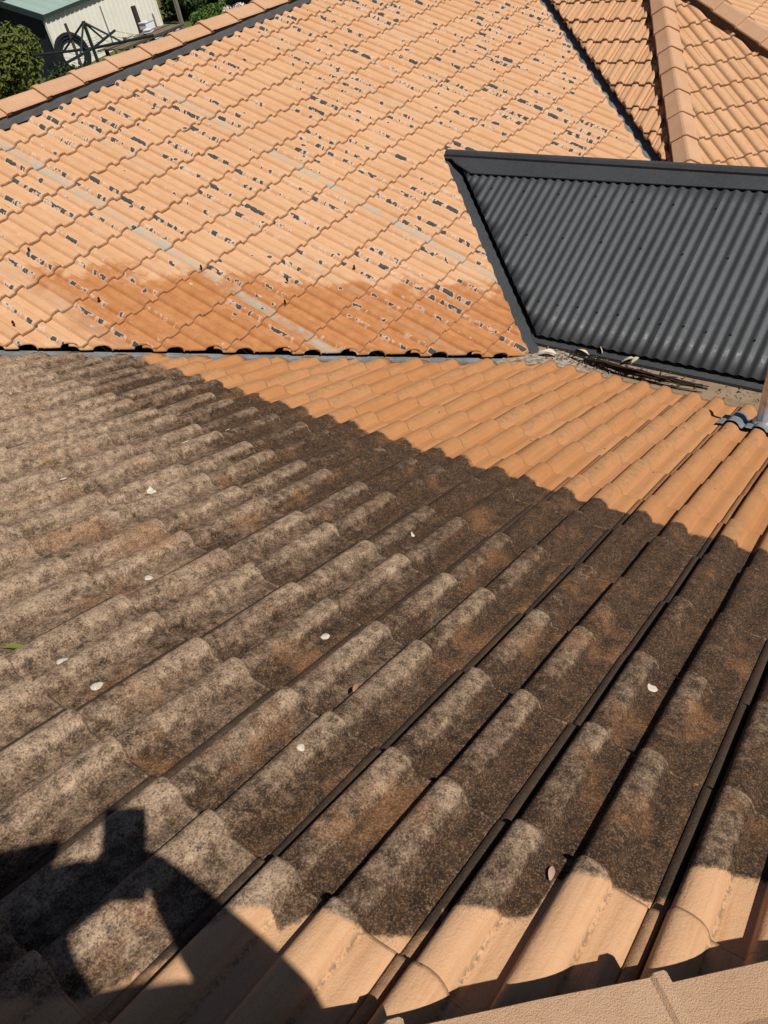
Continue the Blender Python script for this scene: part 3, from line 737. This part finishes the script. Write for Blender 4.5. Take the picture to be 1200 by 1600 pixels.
# ------------------------------------------------------------------ yard
ZG = -5.3
def ground_mat():
    g = NT("lawn_ground", 0.95); P = g.pos()
    n1 = g.noise(P, 0.35, 5.0, 0.6); n2 = g.noise(P, 6.0, 5.0, 0.7); n3 = g.noise(P, 0.12, 4.0)
    c = g.mix(g.lin(n2, 0.3, 0.7, 0, 1), (0.045, 0.065, 0.014), (0.12, 0.135, 0.035))
    c = g.mix(g.step(n1, 0.52, 0.66), c, (0.15, 0.105, 0.065)); g.color(c); g.bump(n2, 1.0, 0.05); return g.m
gv = []; gf = []; NG = 40
for a in range(NG + 1):
    for b in range(NG + 1):
        x = -300 + 600 * a / NG; y = -300 + 600 * b / NG
        gv.append((x, y, ZG + 0.0))
for a in range(NG):
    for b in range(NG): i = a * (NG + 1) + b; gf.append((i, i + NG + 1, i + NG + 2, i + 1))
tag(link("ground", mesh("ground", gv, gf), ground_mat()), kind="structure")

# shed
sx = Vector((6.791, 2.054, 0)).normalized(); sy = Vector((-sx.y, sx.x, 0))
S0 = Vector((18.168, 28.208, ZG)); SLn, SW, SH, SR = 7.1, 3.0, 1.90, 0.52
shed = empty("garden_shed", S0); tag(shed, "cream garden shed with a pale green roof and dark end wall", "shed")
def sp(a, b, z): return S0 + sx * a + sy * b + Vector((0, 0, z))
SI = Matrix.Translation(-S0)
def shp(name, mb, mat): o = mb.build(name, mat); o.parent = shed; o.matrix_parent_inverse = SI; return o
cream = plain("cream_steel", (0.76, 0.73, 0.63), 0.55, var=0.05, scale=2); navy = plain("dark_blue_steel", (0.020, 0.023, 0.032), 0.6, var=0.1, scale=3)
green = plain("pale_green_steel", (0.27, 0.36, 0.31), 0.5, var=0.08, scale=2); dkgreen = plain("dark_green_trim", (0.03, 0.05, 0.045), 0.6)
npan = 24
for k in range(npan):   # ribbed wall panels
    a0 = 0.04 + (SLn - 0.08) * k / npan; a1 = 0.04 + (SLn - 0.08) * (k + 1) / npan; w_ = a1 - a0; mb = MB()
    pr_ = [(a0 + 0.002, 0.0), (a0 + w_ * 0.72, 0.0), (a0 + w_ * 0.78, -0.025), (a0 + w_ * 0.92, -0.025), (a1 - 0.002, 0.0)]
    mb.sheet([[sp(a, b, 0.02) for a, b in pr_], [sp(a, b, SH - 0.02) for a, b in pr_]]); shp("wall_panel", mb, cream)
mb = MB()
for a, b in ((0.0, 0.0), (SLn, 0.0)): mb.box(sp(a, b, SH / 2), (sx, sy, (0, 0, 1)), (0.04, 0.04, SH / 2))
shp("corner_trim", mb, cream)
mb = MB(); i = [sp(0.02, 0.04, 0), sp(0.02, SW, 0), sp(0.02, SW, SH), sp(0.02, SW / 2, SH + SR), sp(0.02, 0.04, SH)]
mb.v += i; mb.f.append((0, 1, 2, 3, 4)); shp("end_wall", mb, navy)  # shade of the end wall put into its dark navy colour
for nm, b0, b1 in (("roof", -0.10, SW / 2), ("roof", SW + 0.10, SW / 2)):
    z0 = SH - 0.035; z1 = SH + SR; mb = MB(); rows = []
    for k in range(49):
        a = -0.12 + (SLn + 0.24) * k / 48; e = 0.02 * (k % 4 == 0); rows.append([sp(a, b0, z0 + e + 0.03), sp(a, b1, z1 + e + 0.03)])
    mb.sheet(rows); shp(nm, mb, green)
mb = MB(); mb.box(sp(SLn / 2, -0.10, SH - 0.03), (sx, sy, (0, 0, 1)), (SLn / 2 + 0.12, 0.03, 0.05)); shp("gutter", mb, dkgreen)
for sgn in (0, 1):
    mb = MB(); a = sp(-0.13, -0.12 if sgn == 0 else SW + 0.12, SH - 0.05); b = sp(-0.13, SW / 2, SH + SR); d = (b - a); mb.box((a + b) / 2, (d.normalized(), sx, d.normalized().cross(sx)), (d.length / 2, 0.03, 0.09)); shp("barge_board", mb, dkgreen)
mb = MB(); mb.v += [sp(0.05, SW, 0), sp(SLn, SW, 0), sp(SLn, SW, SH), sp(0.05, SW, SH)]; mb.f.append((0, 1, 2, 3)); mb.v += [sp(SLn, 0, 0), sp(SLn, SW, 0), sp(SLn, SW, SH), sp(SLn, SW / 2, SH + SR), sp(SLn, 0, SH)]; mb.f.append((4, 5, 6, 7, 8)); shp("back_wall", mb, navy)

# rotary clothesline
H = Vector((13.955, 19.966, -3.4)); hoist = empty("rotary_clothesline", (H.x, H.y, ZG)); tag(hoist, "dark rotary clothesline standing in front of the cream shed", "clothesline")
HI = Matrix.Translation((-H.x, -H.y, -ZG)); hm = plain("dark_green_steel", (0.016, 0.024, 0.022), 0.5)
def hp(name, mb): o = mb.build(name, hm); o.parent = hoist; o.matrix_parent_inverse = HI; return o
mb = MB(); mb.tube([(H.x, H.y, ZG), H + Vector((0, 0, .62))], 0.045, 8); hp("mast", mb)
tips = []
for k in range(4):
    a = math.radians(30 + 90 * k); d = Vector((math.cos(a), math.sin(a), 0)); tip = H + d * 1.75 + Vector((0, 0, 0.06)); tips.append(tip)
    mb = MB(); mb.tube([H, tip], 0.036, 6); hp("arm", mb)
    mb = MB(); mb.tube([H + Vector((0, 0, 0.6)), H + d * 0.85 + Vector((0, 0, 0.03))], 0.026, 6); hp("strut", mb)
for lv in (0.45, 0.72, 0.98):
    mb = MB(); ps = [H.lerp(t_, lv) for t_ in tips]
    for k in range(4): mb.tube([ps[k], (ps[k] + ps[(k + 1) % 4]) / 2 - Vector((0, 0, 0.03)), ps[(k + 1) % 4]], 0.0045, 4)
    hp("line", mb)

# coil of black pipe leaning at the shed
CC = Vector((18.0, 27.0, ZG)); cd = Vector((0.79, -0.1, 0)).normalized(); mb = MB()
coil = empty("pipe_coil", CC); tag(coil, "big coil of black pipe leaning in front of the cream shed wall", "pipe coil")
blk = plain("black_poly_pipe", (0.014, 0.015, 0.017), 0.5)
rgc = random.Random(9)
for k in range(9):
    mb = MB(); rad = 0.40 + 0.032 * k; pts = []
    for q in range(37):
        a = 2 * math.pi * q / 36; pts.append(CC + cd * (rad * math.cos(a)) + Vector((0.1, 0.30, 0)) * (0.09 * (k % 3) + 0.3 * math.sin(a)) + Vector((0, 0, 0.72 + rad * math.sin(a) + rgc.uniform(-.008, .008))))
    mb.tube(pts, 0.026, 6); o = mb.build("pipe_loop", blk); o.parent = coil; o.matrix_parent_inverse = Matrix.Translation(-CC)
# timber bench with oddments
wood = plain("weathered_timber", (0.20, 0.145, 0.10), 0.9, var=0.3, scale=9, bump=0.3); dwood = plain("old_dark_timber", (0.07, 0.052, 0.042), 0.9, var=0.3, scale=9)
b0 = Vector((18.25, 24.35, -4.5)); bx = Vector((2.1, 0.15, 0)).normalized(); by = Vector((-bx.y, bx.x, 0)); bench = empty("timber_bench", (b0.x, b0.y, ZG)); tag(bench, "weathered timber bench with loose planks beside the cream shed", "bench")
BI = Matrix.Translation((-b0.x, -b0.y, -ZG))
for k in range(6):
    mb = MB(); c = b0 + bx * (1.55 + rgc.uniform(-.1, .12)) + by * (0.14 + k * 0.22) + Vector((0, 0, rgc.uniform(0, .02))); mb.box(c, (bx, by, (0, 0, 1)), (1.55, 0.095, 0.022)); o = mb.build("plank", wood if k % 3 else dwood); o.parent = bench; o.matrix_parent_inverse = BI
for a in (0.2, 1.5, 2.8):
    for b in (0.15, 1.2):
        mb = MB(); c = b0 + bx * a + by * b; mb.box((c.x, c.y, (ZG - 4.53) / 2), (bx, by, (0, 0, 1)), (0.05, 0.05, (-4.53 - ZG) / 2)); o = mb.build("leg", dwood); o.parent = bench; o.matrix_parent_inverse = BI
def crate(name, c, h, mat, label, cat, rot=0.3):
    ax = (Vector((math.cos(rot), math.sin(rot), 0)), Vector((-math.sin(rot), math.cos(rot), 0)), Vector((0, 0, 1)))
    o = empty(name, Vector(c) - Vector((0, 0, h[2]))); tag(o, label, cat, 'plastic boxes and trays at the bench'); I = Matrix.Translation(-(Vector(c) - Vector((0, 0, h[2]))))
    mb = MB(); c = Vector(c)
    for s_ in (-1, 1):
        mb.box(c + ax[0] * (s_ * (h[0] - .01)), ax, (0.01, h[1], h[2])); mb.box(c + ax[1] * (s_ * (h[1] - .01)), ax, (h[0] - .021, 0.01, h[2]))
    mb.box(c - ax[2] * (h[2] - .012), ax, (h[0] - .021, h[1] - .021, 0.01)); p1 = mb.build("tub", mat); p1.parent = o; p1.matrix_parent_inverse = I
    mb = MB()
    for s_ in (-1, 1): mb.box(c + ax[2] * (h[2] + .012) + ax[0] * (s_ * h[0]), ax, (0.02, h[1] + .02, 0.012)); mb.box(c + ax[2] * (h[2] + .012) + ax[1] * (s_ * h[1]), ax, (h[0] - .021, 0.02, 0.012))
    p2 = mb.build("rim", mat); p2.parent = o; p2.matrix_parent_inverse = I; return o
white = plain("white_plastic", (0.72, 0.73, 0.74), 0.5, var=0.05); ltb = plain("pale_blue_plastic", (0.55, 0.64, 0.68), 0.5, var=0.05)
bt = b0 + Vector((0, 0, 0.045))
crate("plastic_tub", bt + bx * 2.5 + by * 1.35 + Vector((0, 0, .14)), (.24, .15, .09), white, "white plastic tub on the timber bench, nearest the shed", "tub", .2)
crate("plastic_tray", bt + bx * 1.95 + by * 0.75 + Vector((0, 0, .06)), (.18, .12, .04), white, "shallow white tray lying on the middle of the bench", "tray", .5)
crate("plastic_tray", bt + bx * 1.1 + by * 0.95 + Vector((0, 0, .06)), (.16, .1, .04), plain("cream_plastic", (0.6, 0.56, 0.45), .6), "shallow cream tray on the left part of the bench", "tray", .1)
for k, a in enumerate((1.05, 1.7, 2.35, 2.75)):
    crate("storage_box", Vector((b0.x, b0.y, ZG)) + bx * a + by * 0.25 + Vector((0, 0, .52 + .06 * (k % 2))), (.20, .16, .16), white if k % 2 else ltb, ["pale blue box at the left end under the bench edge", "white box second from left under the bench edge", "pale blue box third from left under the bench edge", "white box at the right end under the bench edge"][k], "box", .15 * k)
# posts
def post(name, p_, h, r, mat, label):
    mb = MB(); p_ = Vector(p_); mb.tube([p_, p_ + Vector((0.01, 0, h * .5)), p_ + Vector((0, 0.01, h))], [r, r * .95, r * .9], 8); i = MB(); o = mb.build(name, mat); tag(o, label, "post", "posts in the yard"); return o
grey = plain("grey_post", (0.16, 0.145, 0.135), 0.9, var=0.25)
post("garden_post", (24.2, 28.1, ZG), 3.4, 0.06, grey, "tall grey post on the lawn right of the shed")
post("garden_post", (25.3, 29.4, ZG), 3.2, 0.10, plain("pale_post", (0.24, 0.22, 0.19), .9), "thick pale post standing behind the tall grey post")
post("garden_post", (17.6, 26.2, ZG), 1.75, 0.055, dwood, "short timber post at the left of the black pipe coil")
post("garden_post", (18.6, 25.4, ZG), 2.0, 0.022, grey, "thin stake between the clothesline and the bench")
post("garden_post", (21.9, 27.9, ZG), 1.35, 0.11, plain("charred_post", (0.045, 0.036, 0.03), .9, var=.4), "short thick dark post against the cream shed wall")

# ------------------------------------------------------------------ plants
def leafmat(name, a, b):
    g = NT(name, 0.6); n = g.noise(g.pos(), 3.5, 3.0); n2 = g.noise(g.pos(), 22.0, 2.0)
    g.color(g.mix(g.lin(n2, 0.3, 0.7, 0, 1), a, b)); g.b.inputs['Subsurface Weight'].default_value = 0.0; return g.m
def shrub(name, c, rad, n, ls, mat, label, cat, seed, sq=1.0, twig=None):
    rg = random.Random(seed); c = Vector(c); root = empty(name, (c.x, c.y, ZG)); tag(root, label, cat, 'shrubs in the yard'); I = Matrix.Translation((-c.x, -c.y, -ZG))
    lobes = []
    for k in range(16):
        d = Vector((rg.gauss(0, 1), rg.gauss(0, 1), rg.gauss(0, 1))).normalized(); q = c + Vector((d.x * rad[0], d.y * rad[1], d.z * rad[2])) * rg.uniform(.35, .78); lobes.append((q, rg.uniform(.25, .45)))
    V = []; Fc = []
    for k in range(n):
        q, lr = rg.choice(lobes); d = Vector((rg.gauss(0, 1), rg.gauss(0, 1), rg.gauss(0, 1))).normalized()
        p_ = q + Vector((d.x * rad[0], d.y * rad[1], d.z * rad[2])) * lr * rg.uniform(.75, 1.05)
        if p_.z < ZG + 0.05: p_.z = ZG + rg.uniform(.05, .4)
        nn = (d + Vector((rg.gauss(0, .6), rg.gauss(0, .6), rg.gauss(0.3, .6)))).normalized(); a = nn.orthogonal().normalized(); b = nn.cross(a); t_ = rg.uniform(0, 6.28); a2 = a * math.cos(t_) + b * math.sin(t_); b2 = nn.cross(a2)
        s_ = ls * rg.uniform(.6, 1.4); i = len(V); V += [p_ - a2 * s_, p_ - b2 * s_ * .45 + nn * s_ * .15, p_ + a2 * s_, p_ + b2 * s_ * .45 + nn * s_ * .15]; Fc.append((i, i + 1, i + 2, i + 3))
    o = link("foliage", mesh("foliage", V, Fc), mat, root); o.matrix_parent_inverse = I
    mb = MB()
    for q, lr in lobes: mb.tube([(c.x + rg.uniform(-.1, .1), c.y + rg.uniform(-.1, .1), ZG), (c + q) / 2 - Vector((0, 0, rad[2] * .3)), q], [0.05, .03, .012], 5)
    o = mb.build("stem", dwood); o.parent = root; o.matrix_parent_inverse = I; return root
lm1 = leafmat("olive_leaves", (0.035, 0.05, 0.008), (0.135, 0.15, 0.025)); lm2 = leafmat("dark_leaves", (0.010, 0.022, 0.005), (0.04, 0.07, 0.015)); lm3 = leafmat("rust_leaves", (0.10, 0.055, 0.02), (0.20, 0.13, 0.05)); lm4 = leafmat("pink_blossom", (0.52, 0.36, 0.34), (0.72, 0.62, 0.58))
shrub("garden_shrub", (13.55, 24.9, -3.95), (1.9, 1.6, 1.6), 9000, 0.085, lm1, "dense olive green shrub at the left edge in front of the shed", "shrub", 1)
shrub("garden_shrub", (16.9, 26.6, -4.95), (0.9, 0.8, 0.45), 1400, 0.07, lm2, "low dark shrub at the foot of the shed's dark end wall", "shrub", 2)
shrub("garden_shrub", (24.5, 40.5, -4.2), (3.0, 2.0, 1.2), 4000, 0.13, lm3, "rusty brown shrub in the top left corner behind the shed", "shrub", 3)
shrub("garden_shrub", (27.2, 29.6, -4.3), (2.2, 1.7, 1.5), 6000, 0.10, lm2, "dark green shrub right of the posts on the lawn", "shrub", 4)
shrub("garden_shrub", (29.0, 28.2, -4.2), (2.2, 1.8, 1.6), 6000, 0.10, lm2, "dark shrub behind the pink blossom at the top of the ridge", "shrub", 5)
shrub("flowering_shrub", (24.4, 25.0, -4.85), (0.8, 0.6, 0.4), 1500, 0.06, lm4, "pale pink flowering shrub just above the ridge", "shrub", 6)
shrub("garden_shrub", (25.2, 27.2, -4.95), (1.5, 0.9, 0.45), 2500, 0.08, leafmat("bright_leaves", (0.03, 0.065, 0.008), (0.08, 0.14, 0.02)), "low bright green shrub between the posts and the pink blossom", "shrub", 7)
shrub("garden_shrub", (33.0, 42.0, -3.3), (6.5, 3.0, 2.6), 9000, 0.16, lm2, "long dark shrub mass behind the shed roof", "shrub", 8)
# white garden chair behind the shed
ch = Vector((24.6, 36.6, ZG)); chair = empty("garden_chair", ch); tag(chair, "white plastic garden chair behind the shed at the top left corner", "chair"); ci = Matrix.Translation(-ch)
def cp(name, mb): o = mb.build(name, white); o.parent = chair; o.matrix_parent_inverse = ci
ax = (Vector((.8, -.6, 0)), Vector((.6, .8, 0)), Vector((0, 0, 1)))
mb = MB(); mb.box(ch + Vector((0, 0, .44)), ax, (.26, .26, .02)); cp("seat", mb)
for k in range(4): mb = MB(); mb.box(ch + ax[1] * .27 + ax[0] * (-.2 + .133 * k) + Vector((0, 0, .72)), ax, (.045, .015, .26)); cp("back_slat", mb)
mb = MB(); mb.box(ch + ax[1] * .27 + Vector((0, 0, 1.0)), ax, (.27, .02, .03)); cp("back_rail", mb)
for a in (-1, 1):
    for b in (-1, 1): mb = MB(); mb.tube([ch + ax[0] * (.27 * a) + ax[1] * (.27 * b), ch + ax[0] * (.23 * a) + ax[1] * (.23 * b) + Vector((0, 0, .42))], .022, 6); cp("leg", mb)
    mb = MB(); mb.box(ch + ax[0] * (.27 * a) + Vector((0, 0, .64)), ax, (.025, .26, .018)); cp("armrest", mb)
post("garden_post", (22.3, 35.4, ZG), 2.0, 0.05, white, "slim white post beside the white garden chair")

# ------------------------------------------------------------------ the photographer (behind the lens; throws the shadow at lower left)
fh = Vector((CF.x, CF.y, 0)).normalized(); rh = Vector((fh.y, -fh.x, 0))
def Wp(f_, r_, u_): return fh * f_ + rh * r_ + Vector((0, 0, u_))
FZ = lambda p_: SF.z(p_.x, p_.y) + 0.035
def person():
    V = []; E = []; Rr = []
    def v(p_, r, par=None):
        V.append(p_); Rr.append(r); i = len(V) - 1
        if par is not None: E.append((par, i))
        return i
    pel = v(Wp(-.38, .02, -.62), .16); w_ = v(Wp(-.37, .02, -.40), .155, pel); chst = v(Wp(-.38, .01, -.16), .175, w_); nb = v(Wp(-.39, -.02, .02), .085, chst)
    nk = v(Wp(-.37, -.06, .085), .055, nb); hd = v(Wp(-.345, -.10, .155), .085, nk); h2 = v(Wp(-.325, -.105, .215), .098, hd); v(Wp(-.335, -.105, .285), .07, h2)
    nose = v(Wp(-.24, -.105, .175), .016, hd)
    def fingers(hand, d, side, up, sgn):
        for k in range(4):
            b = V[hand] + up * (0.026 - 0.018 * k) + d * 0.02; a = v(b, .009, hand); L_ = (.034, .04, .037, .028)[k]
            a = v(b + d * L_ + side * 0.012, .0085, a); v(b + d * (L_ + .012) + side * .04, .0075, a)
        t0 = v(V[hand] + up * .03 - d * .01 + side * .012, .011, hand); v(V[hand] + up * .062 + d * .01 + side * .018, .009, t0)
    # right arm
    rs_ = v(Wp(-.40, .17, -.01), .075, nb); re = v(Wp(-.28, .185, -.215), .064, rs_); rf = v(Wp(-.175, .085, -.18), .062, re); rw = v(Wp(-.09, .015, -.145), .042, rf); rhd = v(Wp(-.06, -.002, -.112), .032, rw)
    fingers(rhd, -rh, fh * 0.5, Vector((0, 0, 1)), 1)
    ls_ = v(Wp(-.40, -.20, -.01), .068, nb); le = v(Wp(-.24, -.33, .02), .075, ls_); lf = v(Wp(-.15, -.22, -.005), .072, le); lw = v(Wp(-.09, -.125, -.05), .052, lf); lhd = v(Wp(-.062, -.085, -.082), .03, lw)
    fingers(lhd, rh, fh * 0.5, Vector((0, 0, 1)), -1)
    for sg in (-1, 1):
        hp_ = v(Wp(-.38, .02 + .10 * sg, -.70), .11, pel); kn_p = Wp(-.33, .02 + .13 * sg, -1.05); kn = v(kn_p, .068, hp_); an_p = Wp(-.40, .02 + .15 * sg, -1.40); an_p.z = FZ(an_p) + .075
        an = v(an_p, .047, kn); he = an_p + fh * .04; he.z = FZ(he) + .03; f1 = v(he, .042, an); to = an_p + fh * .19; to.z = FZ(to) + .022; v(to, .034, f1)
    me = bpy.data.meshes.new("person"); me.from_pydata([tuple(p_ - V[0]) for p_ in V], E, []); me.update()
    o = bpy.data.objects.new("person", me); COL.objects.link(o); o.location = V[0]
    sk = o.modifiers.new("skin", 'SKIN'); sk.use_smooth_shade = True
    for k, d in enumerate(me.skin_vertices[0].data): d.radius = (Rr[k], Rr[k]); d.use_root = (k == 0)
    ss = o.modifiers.new("sub", 'SUBSURF'); ss.levels = 1; ss.render_levels = 2
    g = NT("work_clothes", 0.9); p_ = g.xyz(g.obj()); n = g.noise(g.obj(), 40.0, 3.0)
    c = g.mix(g.step(p_[2], 0.0, 0.02), (0.05, 0.06, 0.09), (0.10, 0.11, 0.12)); c = g.mix(g.step(p_[2], 0.69, 0.70), c, (0.48, 0.28, 0.20)); g.color(c); me.materials.append(g.m)
    tag(o, "standing person in dark work clothes photographing the roof with a phone", "person")
    # cap with a brim, worn by the person
    V2 = []; F2 = []; hc_ = Wp(-.328, -.105, .225); N = 18
    for k in range(6):
        ph = math.pi / 2 * k / 5
        for j in range(N): a = 2 * math.pi * j / N; V2.append(hc_ + fh * (.112 * math.cos(a) * math.cos(ph)) + rh * (.102 * math.sin(a) * math.cos(ph)) + Vector((0, 0, .105 * math.sin(ph))))
    for k in range(5):
        for j in range(N): F2.append((k * N + j, k * N + (j + 1) % N, (k + 1) * N + (j + 1) % N, (k + 1) * N + j))
    cap = link("cap", mesh("cap", [x - V[0] for x in V2], F2, smooth=True), plain("navy_cap", (0.02, 0.025, 0.05), .9), o)
    mb = MB(); c0 = Wp(-.245, -.16, .18); mb.box(c0 - V[0] + fh * .02, (fh, rh, Vector((0, 0, 1))), (.105, .088, .006)); b = mb.build("brim", cap.data.materials[0], None); b.parent = cap
    return o
pers = person()
# phone
phn = empty("phone", -CR * .024 - CU * .06 - CF * .025); tag(phn, "dark smartphone held up by the photographer", "phone"); PI = Matrix.Translation(-phn.location)
mb = MB(); mb.box(phn.location, (CR, CU, CF), (.039, .077, .004)); o = mb.build("body", plain("phone_black", (.015, .015, .017), .3)); o.parent = phn; o.matrix_parent_inverse = PI
mb = MB(); mb.box(phn.location - CF * .0045, (CR, CU, CF), (.033, .072, .0006)); o = mb.build("screen", plain("phone_glass", (.01, .01, .012), .1)); o.parent = phn; o.matrix_parent_inverse = PI
print("objects", len(bpy.data.objects))
